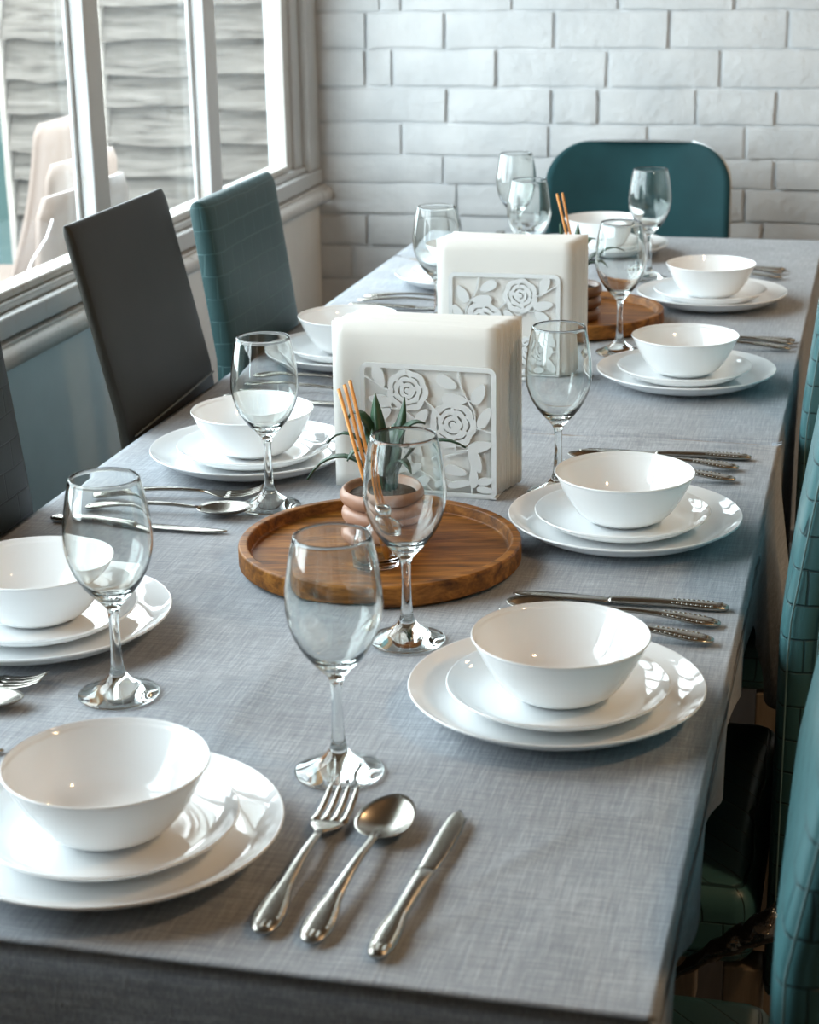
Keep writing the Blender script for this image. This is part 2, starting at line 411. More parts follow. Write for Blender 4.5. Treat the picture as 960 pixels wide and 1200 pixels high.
def shell_chair(x, yl, yr, ztop, lean, spread, label):
    """moulded plastic chair: tall tapering back with rounded corners, seat and four legs"""
    base = -H-.10
    t = thing('plastic_chair', label, 'chair', (x, (yl+yr)/2, base), 0, 'stacked peach plastic chairs')
    w = (yr-yl)/2; hb = ztop-base; m = MB(); nr, nc = 16, 14; vs = []; fs = []; z0 = .42
    for side in (0, 1):
        for i in range(nr+1):
            s = i/nr; zz = z0 + (hb-z0)*s
            ww = w + spread*(1-s)**1.3
            if s > .93: ww -= .03*((s-.93)/.07)**2
            xb = -lean*(1-s) + .02*math.sin(PI*s)
            for j in range(nc+1):
                q = -1 + 2*j/nc
                curl = -.045*abs(q)**2.2
                vs.append((xb + curl + (-.014 if side else 0), q*ww*(1 + (.0 if side else 0)), zz + (.012*(1-q*q) if i == nr else 0)))
    N = (nr+1)*(nc+1)
    for i in range(nr):
        for j in range(nc):
            a = i*(nc+1)+j; fs += [(a, a+1, a+nc+2, a+nc+1), (N+a, N+a+nc+1, N+a+nc+2, N+a+1)]
    for i in range(nr):
        a = i*(nc+1); fs.append((a, a+nc+1, N+a+nc+1, N+a)); b = a+nc; fs.append((b, N+b, N+b+nc+1, b+nc+1))
    for j in range(nc):
        a = nr*(nc+1)+j; fs.append((a, a+1, N+a+1, N+a)); fs.append((j, N+j, N+j+1, j+1))
    m.add(vs, fs).build('backrest', PEACH, t, (0,0,0), smooth=True)
    MB().box(-lean-.37, -lean+.005, -w-.02, w+.02, .40, .42).build('seat', PEACH, t, (0,0,0), bevel=.008, seg=3)
    for sx_ in (-lean-.34, -lean-.03):
        for sy in (-1, 1):
            MB().tube([(sx_, sy*w, .40), (sx_+(.03 if sx_ > -lean-.1 else -.03), sy*(w+.03), 0)], [.022, .016], 10).build('leg', PEACH, t, (0,0,0), smooth=True)
    return t
shell_chair(-2.20, 4.96, 5.43, .070, .12, .04, 'peach plastic chair nearest the fence, standing tallest through the window')
shell_chair(-1.80, 4.165, 4.58, .065, .10, .04, 'peach plastic chair between its two neighbours outside the window')
shell_chair(-1.40, 3.26, 3.69, .128, .09, .03, 'peach plastic chair closest to the window glass, with a cable before it')
cb = MB().tube([(-1.35, 3.10, .12), (-1.345, 3.06, .095), (-1.34, 2.98, .065), (-1.34, 2.93, .02), (-1.34, 2.91, -.1), (-1.34, 2.9, -.84)], .0022, 8)
tag(cb.build('cable', CABLE, smooth=True), 'thin white cable hanging before the peach chairs outside the window', 'cable')

# ------------------------------------------------------------------ table and cloth
XL, X0, Y0, Y1 = -.812, 0.0, .985, 3.775
table = thing('dining_table', 'long rectangular dining table underneath the grey linen cloth', 'table', ((XL+X0)/2, (Y0+Y1)/2, -H))
hx, hy = (X0-XL)/2-.012, (Y1-Y0)/2-.012
MB().box(-hx, hx, -hy, hy, H-.035, H-.004).build('tabletop', LEGW, table, (0,0,0), bevel=.003)
MB().box(-hx+.05, hx-.05, -hy+.05, hy-.05, H-.10, H-.036).build('apron', LEGW, table, (0,0,0))
for sx_ in (-1, 1):
    for yy in (1.012-(Y0+Y1)/2, (1.98 if sx_ < 0 else 2.19)-(Y0+Y1)/2, hy-.09):
        MB().box(sx_*(hx-.085)-.022, sx_*(hx-.085)+.022, yy-.022, yy+.022, 0, H-.101).build('leg', LEGW, table, (0,0,0), bevel=.004)

def cloth_height(x, y):
    z = .0
    n = noise.noise
    z += .0022*n(Vector((x*5, y*5, 1.3))) + .0016*n(Vector((x*13, y*10, 5))) + .0007*n(Vector((x*34, y*26, 2)))
    # cross ripples towards the far window side
    k = max(0, min(1, (y-2.2)/.5))*max(0, min(1, (-.35-x)/.25))
    z += .0055*k*math.sin(y*66 + x*22 + 4*n(Vector((x*4, y*2, 9))))*(.6 + .8*n(Vector((x*2, y*5, 4))))
    # pressed fold line across the cloth
    yc = 2.285 + .010*x + .01*n(Vector((x*6, 0, 3)))
    z -= .0075*math.exp(-((y-yc)/.010)**2)*(.5 + .5*max(0, min(1, (x+.5)/.3)))
    z += .0040*math.exp(-((y-yc+.020)/.012)**2)*(.4 + .6*max(0, min(1, (x+.5)/.3)))
    z += .0022*math.exp(-((x+.405+.006*n(Vector((y*3, 0, 7))))/.012)**2)*(.5+.5*math.sin(y*2))
    for (cx, cy, L, a, h) in ((-.06, 2.06, .10, .1, .002), (-.12, 1.17, .05, 1.0, .0022), (-.17, 1.05, .06, .95, .0018), (-.33, 1.50, .09, .7, .0015), (-.03, 1.25, .07, .1, .002), (-.04, 1.78, .06, .15, .0015), (-.62, 1.62, .1, .8, .0016)):
        u = (x-cx)*math.cos(a)+(y-cy)*math.sin(a); v = -(x-cx)*math.sin(a)+(y-cy)*math.cos(a)
        z += h*math.exp(-(u/L)**2-(v/.006)**2)
    return z
def tablecloth():
    nx, ny = 110, 330; vs = []; fs = []
    def P(i, j):
        x = XL + (X0-XL)*i/nx; y = Y0 + (Y1-Y0)*j/ny
        e = min(x-XL, X0-x, y-Y0, Y1-y); ef = max(0, min(1, e/.04))
        return x, y, cloth_height(x, y)*ef
    for j in range(ny+1):
        for i in range(nx+1): vs.append(P(i, j))
    for j in range(ny):
        for i in range(nx):
            a = j*(nx+1)+i; fs.append((a, a+1, a+nx+2, a+nx+1))
    per = [i for i in range(nx)] + [j*(nx+1)+nx for j in range(ny)] + [ny*(nx+1)+i for i in range(nx, 0, -1)] + [j*(nx+1) for j in range(ny, 0, -1)]
    M = len(per); nor = []
    for k in range(M):
        a = Vector(vs[per[k-6]]); b = Vector(vs[per[(k+6) % M]]); d = b-a; nor.append(Vector((d.y, -d.x, 0)).normalized())
    R = .020; prev = per
    prof = [(R*math.sin(a), -R*(1-math.cos(a))) for a in (PI/8, PI/4, 3*PI/8, PI/2)] + [(R, -.035), (R, -.06), (R, -.09), (R, -.13), (R, -.17), (R, -.21), (R, -.245)]
    for q, (ox, oz) in enumerate(prof):
        ring = []
        for k in range(M):
            x, y, z = vs[per[k]]; n = nor[k]; d = -oz
            s = k*.0085
            right = n.x > .7; near = n.y < -.7
            hem = .245
            if right: hem = .085 + .22*max(0, min(1, (y-1.85)/.25)) + .012*math.sin(y*26)
            elif near: hem = .245
            f = min(1, d/.245); dd = hem*f if d > R else d
            fl = 0
            if d > R:
                g = (d-R)/.23
                fl = g*(.010*math.sin(s*9+noise.noise(Vector((s*2, 0, 0)))*3) + .004)
                if right:
                    fl = g*(.004*math.sin(y*31) - .004)
                    fl += max(0, min(1, (y-1.9)/.15))*max(0, min(1, (2.33-y)/.08))*g*(.034 + .012*math.sin(y*40))
                if near: fl = g*(.012*math.sin(x*23+1) + .004)
                if n.x < -.7: fl = g*(.004*math.sin(y*20) - .010)
            p = Vector((x, y, 0)) + n*(ox - R + fl); ring.append(len(vs)); vs.append((p.x, p.y, z*(1 if d < R else .2) - dd))
        for k in range(M):
            k2 = (k+1) % M; fs.append((prev[k], ring[k], ring[k2], prev[k2]))
        prev = ring
    m = MB().add(vs, fs)
    o = m.build('tablecloth', LINEN, smooth=True)
    return tag(o, 'grey linen tablecloth with loose weave covering the long table', 'tablecloth')
tablecloth()

def rest(x, y, r):
    return max(cloth_height(x + q*r*math.cos(a*PI/4), y + q*r*math.sin(a*PI/4)) for q in (0, .5, 1) for a in range(8))
# ------------------------------------------------------------------ crockery
def solid_profile(out, t):
    """closed lathe profile of a dish: out = under side from the axis outwards, t = thickness (upwards)"""
    return out
def dish(name, pts, foot, t):
    # pts: upper side (r,z) from axis to rim; the under side is offset down by t, with a foot ring
    up = pts; lo = [(max(r-(.0008 if i < 2 else t*.6), .0), z-t) for i, (r, z) in enumerate(pts)]
    rim = pts[-1]
    prof = [(0.0002, up[0][1])] + up[1:] + [(rim[0]+t*.28, rim[1]-t*.35), (rim[0]-t*.1, rim[1]-t*.9)] + lo[::-1][1:-1] + [(foot+.003, lo[0][1]), (foot, lo[0][1]-.0012), (foot-.003, lo[0][1]), (0.0002, lo[0][1])]
    return prof
def smooth_pts(ctrl, n):
    # Catmull-Rom through control points
    P = [ctrl[0]] + ctrl + [ctrl[-1]]; out = []
    for i in range(1, len(P)-2):
        for k in range(n):
            t = k/n; a, b, c, d = P[i-1], P[i], P[i+1], P[i+2]
            out.append(tuple(.5*((2*b[q]) + (-a[q]+c[q])*t + (2*a[q]-5*b[q]+4*c[q]-d[q])*t*t + (-a[q]+3*b[q]-3*c[q]+d[q])*t**3) for q in (0, 1)))
    out.append(ctrl[-1]); return out
dinner_prof = dish('d', smooth_pts([(0, .0052), (.050, .0052), (.084, .0055), (.100, .0078), (.112, .0132), (.1200, .0186), (.1248, .0220)], 5), .078, .0034)
side_prof = dish('s', smooth_pts([(0, .0048), (.038, .0048), (.061, .0050), (.073, .0070), (.083, .0118), (.0895, .0166), (.0935, .0192)], 5), .055, .0030)
bowl_prof = dish('b', smooth_pts([(0, .0050), (.024, .0050), (.038, .0060), (.0495, .0120), (.0590, .0240), (.0660, .0365), (.0708, .0465), (.0742, .0555)], 5), .033, .0032)
def dish_mesh(name, prof):
    me = MB().lathe(prof, 72).mesh(name); me.materials.append(CHINA)
    me.polygons.foreach_set('use_smooth', [True]*len(me.polygons)); return me
ME_D, ME_S, ME_B = dish_mesh('dinner_plate', dinner_prof), dish_mesh('side_plate', side_prof), dish_mesh('bowl', bowl_prof)

# wine glass: foot with stem, and bowl, as two parts
gl_out = [(.0002, .0), (.0330, .0), (.0350, .0012), (.0350, .0028), (.0300, .0052), (.0200, .0095), (.0120, .0145), (.0075, .0210), (.0056, .0290), (.0046, .045), (.0042, .060), (.0045, .072), (.0058, .080),
          (.0100, .086), (.0170, .0935), (.0250, .1035), (.0320, .1160), (.0362, .1285), (.0380, .1410), (.0376, .1530), (.0358, .1690), (.0330, .1850), (.0302, .1972)]
gl_in = [(.0296, .1980), (.0290, .1972), (.0318, .1850), (.0346, .1690), (.0364, .1530), (.0367, .1410), (.0349, .1290), (.0305, .1170), (.0235, .1055), (.0150, .0970), (.0070, .0925), (.0002, .0915)]
gl_prof = [gl_out[0], gl_out[1]] + smooth_pts(gl_out[1:], 3)[1:] + smooth_pts(gl_in, 3)
ME_G = MB().lathe(gl_prof, 64).mesh('wine_glass'); ME_G.materials.append(GLASS)
ME_G.polygons.foreach_set('use_smooth', [True]*len(ME_G.polygons))

def solo(name, me, x, y, z, rz, label, cat, group):
    o = bpy.data.objects.new(name, me); COL.objects.link(o); o.location = (x, y, z+H); o.rotation_euler = (0, 0, rz)
    return tag(o, label, cat, group)

# ------------------------------------------------------------------ cutlery: handle end at x=0, tip along +x, lying on z=0
def strip(m, pts, n=10, p=2.3):
    secs = []
    for i, (x, z, w, t) in enumerate(pts):
        a = pts[max(i-1, 0)]; b = pts[min(i+1, len(pts)-1)]
        d = Vector((b[0]-a[0], 0, b[1]-a[1])).normalized(); up = Vector((-d.z, 0, d.x))
        secs.append(((x, 0, z), (0, 1, 0), up, w, t))
    return m.loft(secs, n, p)
handle_pts = [(a, b, c*1.18, d*1.1) for a, b, c, d in [(0, .0042, .0030, .0012), (.003, .0044, .0062, .0017), (.010, .0050, .0088, .0021), (.022, .0062, .0094, .0023), (.036, .0078, .0080, .0023), (.046, .0088, .0060, .0022), (.060, .0100, .0046, .0021),
              (.085, .0110, .0037, .0020), (.110, .0105, .0031, .0019), (.128, .0090, .0029, .0018), (.138, .0078, .0030, .0016)]]
def at_x(pts, x, k):
    for a, b in zip(pts[:-1], pts[1:]):
        if a[0] <= x <= b[0]: t = (x-a[0])/(b[0]-a[0]); return a[k]*(1-t)+b[k]*t
def ornament(pts):
    """raised beading along both sides of the handle end and a small shell at its tip"""
    m = MB()
    def bead(x, y, z, l, w, h):
        m.loft([((x-l, y, z-h*.6), (0,1,0), (0,0,1), w*.25, h*.2), ((x-l*.5, y, z), (0,1,0), (0,0,1), w*.85, h*.8), ((x+l*.5, y, z), (0,1,0), (0,0,1), w*.85, h*.8), ((x+l, y, z-h*.6), (0,1,0), (0,0,1), w*.25, h*.2)], 6, 2)
    for k in range(9):
        x = .016 + k*.0046; w = at_x(pts, x, 2); z = at_x(pts, x, 1) + at_x(pts, x, 3)*.72
        for s_ in (-1, 1): bead(x, s_*w*.74, z, .0021, .0014, .0009)
    for q in (-1, 0, 1):
        x = .0085; bead(x, q*.0042, at_x(pts, x, 1) + at_x(pts, x, 3)*(.95 if q == 0 else .75), .0048, .0016, .0009)
    return m
knife_pts = [(0, .0035, .0035, .0020), (.003, .0036, .0066, .0028), (.012, .0038, .0088, .0032), (.026, .0040, .0092, .0034), (.040, .0042, .0078, .0034), (.052, .0044, .0062, .0034), (.075, .0044, .0062, .0033), (.100, .0042, .0068, .0030), (.112, .0040, .0074, .0026), (.116, .0038, .0072, .0018)]
def make_fork():
    t = thing('fork', 'x', 'fork', (0,0,0))
    strip(MB(), handle_pts).build('handle', STEEL, t, (0,0,0), smooth=True)
    ornament(handle_pts).build('ornament', STEEL, t, (0,0,0), smooth=True)
    m = MB()
    strip(m, [(.136, .0080, .0033, .0016), (.142, .0070, .0064, .0015), (.149, .0058, .0110, .0014), (.156, .0046, .0131, .0013), (.161, .0042, .0135, .0012)], 14, 2.8)
    for k in range(4):
        y = (k-1.5)*.0074
        secs = []
        for (x, z, w, th) in ((.160, .0043, .0036, .0012), (.168, .0040, .0030, .0011), (.182, .0050, .0027, .0010), (.193, .0078, .0025, .0009), (.201, .0112, .0019, .0008), (.205, .0132, .0007, .0005)):
            secs.append(((x, y*(1 - .06*(x-.16)/.045), z), (0,1,0), (0,0,1), w, th))
        m.loft(secs, 8, 2.6)
    m.build('tines', STEEL, t, (0,0,0), smooth=True); return t
def make_spoon():
    t = thing('spoon', 'x', 'spoon', (0,0,0))
    strip(MB(), handle_pts[:-1] + [(.138, .0084, .0034, .0016), (.146, .0086, .0040, .0014)]).build('handle', STEEL, t, (0,0,0), smooth=True)
    ornament(handle_pts).build('ornament', STEEL, t, (0,0,0), smooth=True)
    nr, na = 8, 36; L, Wd, D = .0325, .0215, .0085; cx = .1735; vs = []; fs = []
    for side, off in ((0, 0), (1, -.0013)):
        for i in range(nr+1):
            r = i/nr
            for k in range(na):
                a = 2*PI*k/na
                egg = 1 - .16*math.cos(a)
                vs.append((cx + L*r*math.cos(a), Wd*r*math.sin(a)*egg, .0102 - D*(1-r*r) + off*(1 if r < 1 else .5) + .0015*r*r*math.cos(a)))
    N = (nr+1)*na
    for i in range(nr):
        for k in range(na):
            k2 = (k+1) % na; a, b, c, d = i*na+k, i*na+k2, (i+1)*na+k2, (i+1)*na+k
            fs += [(a, b, c, d), (N+a, N+d, N+c, N+b)]
    for k in range(na):
        k2 = (k+1) % na; fs.append((nr*na+k, nr*na+k2, N+nr*na+k2, N+nr*na+k))
    MB().add(vs, fs).build('bowl', STEEL, t, (0,0,0), smooth=True); return t
def make_knife():
    t = thing('knife', 'x', 'knife', (0,0,0))
    strip(MB(), knife_pts).build('handle', STEEL, t, (0,0,0), smooth=True)
    ornament(knife_pts).build('ornament', STEEL, t, (0,0,0), smooth=True)
    m = MB(); secs = []
    for (x, lo, hi) in ((.112, -.0058, .0062), (.122, -.0072, .0068), (.140, -.0086, .0072), (.165, -.0090, .0074), (.185, -.0086, .0070), (.198, -.0070, .0060), (.206, -.0040, .0044), (.2105, -.0008, .0020)):
        secs.append(((x, (lo+hi)/2, .0032), (0,1,0), (0,0,1), (hi-lo)/2, .0009))
    m.loft(secs, 10, 2.2)
    for k in range(30):
        x = .150 + k*.0017; y = -.0089 + (0 if x < .18 else (x-.18)*.09)
        m.add([(x-.0007, y, .0026), (x+.0007, y, .0026), (x, y-.0010, .0032), (x-.0007, y, .0038), (x+.0007, y, .0038)], [(0,1,2), (3,4,2), (0,2,3), (1,4,2)])
    m.build('blade', STEEL, t, (0,0,0), smooth=True); return t
PROTO = {'fork': make_fork(), 'spoon': make_spoon(), 'knife': make_knife()}
used = set()
def lay(kind, x, y, ang, where):
    o = PROTO[kind] if kind not in used else copy_tree(PROTO[kind])
    used.add(kind); z = max(cloth_height(x + d*math.cos(ang), y + d*math.sin(ang)) for d in (0, .02, .17, .2)) + (.0002 if kind != 'knife' else .0)
    o.location = (x, y, H + z); o.rotation_euler = (0, 0, ang)
    tag(o, 'steel %s with ornamented handle, %s' % (kind, where), kind, kind + ('s' if kind != 'knife' else '') + ' of the place settings' if kind != 'knife' else 'knives of the place settings')

seats = {  # dish centre, where
 'A': (-.139, 1.430, 'fourth place from the brick wall, opposite the window'),
 'B': (-.145, 1.898, 'third place from the brick wall, opposite the window'),
 'C': (-.150, 2.567, 'second place from the brick wall, opposite the window'),
 'D': (-.165, 3.121, 'first place from the brick wall, opposite the window'),
 'J': (-.612, 3.215, 'first window-side place from the brick wall'),
 'I': (-.652, 2.604, 'second window-side place from the brick wall'),
 'H': (-.627, 2.075, 'third window-side place from the brick wall'),
 'G': (-.646, 1.502, 'fourth window-side place from the brick wall'),
 'E': (-.412, 3.550, 'table end before the velvet chair'),
 'F': (-.412, 1.119, 'table end farthest from the brick wall')}
WHERE = {k: v[2] for k, v in seats.items()}
rnd = random.Random(5)
for k, (x, y, where) in seats.items():
    zc = rest(x, y, .08) + .0020
    o = solo('dinner_plate', ME_D, x, y, zc, rnd.random()*6, 'large white dinner plate, ' + where, 'plate', 'white dinner plates')
    dx, dy = rnd.uniform(-.003, .003), rnd.uniform(-.003, .003)
    if k == 'A': dx, dy = .002, -.004
    solo('side_plate', ME_S, x+dx, y+dy, zc+.0066, rnd.random()*6, 'small white plate under the bowl, ' + where, 'plate', 'white side plates')
    if k == 'A': dx, dy = .004, -.004
    if k == 'B': dx = -.001
    solo('bowl', ME_B, x+dx, y+dy, zc+.0066+.0061, rnd.random()*6, 'empty white bowl on plates, ' + where, 'bowl', 'white bowls')

glasses = [('F', -.2855, 1.275, 'clear wine glass standing just beyond the fork tines at the near table end'),
           ('A', -.2995, 1.551, 'clear wine glass in front of the round tray with the terracotta pot'),
           ('G', -.5155, 1.380, 'clear wine glass beside the ' + WHERE['G']),
           ('H', -.5535, 1.916, 'clear wine glass beside the ' + WHERE['H']),
           ('B', -.240, 2.026, 'clear wine glass just behind the bowl, third from the brick wall opposite the window'),
           ('C', -.268, 2.735, 'clear wine glass before the round tray with the brown pot'),
           ('D', -.297, 3.320, 'clear wine glass standing in front of the velvet chair'),
           ('I', -.572, 2.832, 'clear wine glass half hidden behind napkins, beside first window-side plate from the brick wall'),
           ('J', -.483, 3.146, 'clear wine glass behind the farther napkin holder, overlapping the velvet chair'),
           ('E', -.568, 3.470, 'clear wine glass closest to the brick wall')]
for k, x, y, lab in glasses:
    solo('wine_glass', ME_G, x, y, rest(x, y, .034) + .0002, 0, lab, 'glass', 'wine glasses')

cut = {'F': [('fork', -.268, 1.026, 90.0), ('spoon', -.233, 1.022, 87.5), ('knife', -.185, 1.012, 87.5)],
       'A': [('fork', -.022, 1.601, 178), ('spoon', -.020, 1.647, 179), ('knife', -.016, 1.689, 180)],
       'B': [('fork', -.043, 2.103, 179), ('spoon', -.043, 2.153, 180), ('knife', -.032, 2.201, 181)],
       'C': [('fork', -.016, 2.792, 180), ('spoon', -.014, 2.827, 180), ('knife', -.013, 2.853, 181)],
       'D': [('fork', -.060, 3.353, 180), ('spoon', -.062, 3.401, 180), ('knife', -.060, 3.437, 180)],
       'J': [('fork', -.760, 3.072, 1), ('spoon', -.762, 3.032, 0), ('knife', -.765, 2.992, -1)],
       'I': [('fork', -.765, 2.472, 0), ('spoon', -.768, 2.420, 0), ('knife', -.770, 2.365, -1)],
       'H': [('fork', -.772, 1.908, 11), ('spoon', -.767, 1.866, 4), ('knife', -.780, 1.822, -2)],
       'G': [('fork', -.788, 1.368, 3), ('spoon', -.790, 1.328, 2), ('knife', -.772, 1.256, -2)],
       'E': [('fork', -.560, 3.745, -90), ('spoon', -.605, 3.745, -90), ('knife', -.650, 3.745, -90)]}
for k, lst in cut.items():
    for kind, x, y, a in lst: lay(kind, x, y, math.radians(a), WHERE[k])

# ------------------------------------------------------------------ trays, pots, diffusers
TR = .147
tray_prof = [(.0002, .0), (TR-.006, .0), (TR, .004), (TR, .0225), (TR-.0015, .0245), (TR-.009, .0245), (TR-.0105, .0230), (TR-.0125, .0135), (TR-.016, .0120), (.0002, .0120)]
def tray(x, y, rz, label):
    t = thing('serving_tray', label, 'tray', (x, y, rest(x, y, .145) + .0003), rz, 'round wooden trays')
    MB().lathe(tray_prof, 96).build('tray_body', TRAYW, t, (0,0,0), bevel=.0008)
    return t
tray(-.3815, 1.761, .22, 'round acacia wood tray with raised rim holding the terracotta pot')
tray(-.372, 2.935, .1, 'round acacia wood tray with raised rim holding the brown pot')
def leaf_blade(m, az, reach, rise, drop, w, base_r=.006):
    d = Vector((math.cos(az), math.sin(az), 0)); sd = Vector((-d.y, d.x, 0)); secs = []; n = 10
    P0 = d*base_r; P1 = d*(reach*.25) + Vector((0,0,rise*1.05)); P2 = d*(reach*.75) + Vector((0,0,rise*1.15)); P3 = d*reach + Vector((0,0,drop))
    pts = [P0*(1-t)**3 + 3*P1*t*(1-t)**2 + 3*P2*t*t*(1-t) + P3*t**3 for t in [i/n for i in range(n+1)]]
    vs = []; fs = []
    for i, p in enumerate(pts):
        t = i/n; tg = (pts[min(i+1, n)]-pts[max(i-1, 0)]).normalized(); up = sd.cross(tg)
        if up.z < 0 and abs(tg.z) < .9: up = -up
        ww = 1.35*w*(.75 + .5*t)*(1-t**2.2) + .0004
        vs += [p - sd*ww + up*ww*.35, p - up*.0010, p + sd*ww + up*ww*.35, p + up*.0011]
    for i in range(n):
        for k in range(4): fs.append((i*4+k, i*4+(k+1)%4, (i+1)*4+(k+1)%4, (i+1)*4+k))
    fs += [(0,3,2,1), (n*4, n*4+1, n*4+2, n*4+3)]
    return m.add(vs, fs)
PZ = .0145
def pot_plant(x, y, m_pot, rz, label):
    t = thing('potted_plant', label, 'plant', (x, y, PZ), rz)
    h, r = .059, .0445; prof = [(.0002, 0), (.036, 0)]
    nb = 3
    for b in range(nb):
        z0 = h*b/nb; hh = h/nb
        for k in range(0, 9 if b < nb-1 else 7):
            a = -PI/2 + PI*k/8; prof.append((r*(.86+.03*b) - .004 + (.0095)*math.cos(a), z0 + hh/2 + hh/2*math.sin(a)))
    top = prof[-1]
    prof += [(top[0]-.0016, top[1]+.0010), (top[0]-.0034, top[1]), (top[0]-.0050, h-.006), (top[0]-.008, h-.012), (.0002, h-.013)]
    MB().lathe(prof, 56).build('pot', m_pot, t, (0,0,0), smooth=True)
    MB().lathe([(.0002, h-.004), (.015, h-.005), (top[0]-.0078, h-.009), (top[0]-.0085, h-.0125), (.0002, h-.0126)], 32).build('soil', SOIL, t, (0,0,0), smooth=True)
    L = [(192, .080, .042, .012, .0060), (175, .062, .060, .046, .0050), (150, .052, .078, .066, .0060), (118, .030, .055, .098, .0088), (60, .034, .050, .094, .0092), (20, .045, .066, .070, .0085),
         (2, .088, .056, .050, .0055), (262, .026, .040, .074, .0090), (318, .055, .042, .030, .0070), (80, .060, .060, .050, .006), (230, .045, .050, .040, .006)]
    for az, re, ri, dr, w in L:
        leaf_blade(MB(), math.radians(az), re, ri, dr, w).build('leaf', LEAF, t, (0,0,h-.006), smooth=True)
    return t
PZ = rest(-.3815, 1.761, .145) + .0126
pot_plant(-.386, 1.797, POT, 0, 'small green artificial plant in a terracotta pot of stacked rings')
PZ = rest(-.372, 2.935, .145) + .0126
pot_plant(-.366, 2.905, POTD, .5, 'small green artificial plant in a dark brown ringed pot')
def diffuser(x, y, sticks, label):
    t = thing('reed_diffuser', label, 'diffuser', (x, y, PZ))
    pr = [(.0002, 0), (.0195, 0), (.0215, .002), (.0215, .026), (.0205, .032), (.0150, .039), (.0092, .043), (.0088, .052), (.0072, .052), (.0076, .043), (.0132, .037), (.0188, .031), (.0195, .026), (.0195, .005), (.0002, .0045)]
    MB().lathe(pr, 40).build('bottle', GLASS, t, (0,0,0), smooth=True)
    MB().lathe([(.0091, .046), (.0108, .046), (.0112, .048), (.0112, .0545), (.0104, .056), (.0066, .056), (.0066, .0545), (.0090, .0530)], 32, close=True).build('collar', SILVER, t, (0,0,0), smooth=True)
    for (bx, by, tx, ty, tz) in sticks:
        MB().tube([(bx, by, .006), (tx, ty, tz)], .0019, 8).build('reed', REED, t, (0,0,0), smooth=True)
    return t
PZ = rest(-.3815, 1.761, .145) + .0126
diffuser(-.370, 1.716, [(.010, -.008, -.053, .050, .1685), (.011, -.003, -.048, .055, .172), (.012, .004, -.043, .058, .176)], 'small glass reed diffuser with orange sticks in front of the terracotta pot')
PZ = rest(-.372, 2.935, .145) + .0126
diffuser(-.374, 3.000, [(.009, 0, -.036, .0, .185), (.010, .004, -.028, .005, .186)], 'small glass reed diffuser with orange sticks behind the farther napkins')

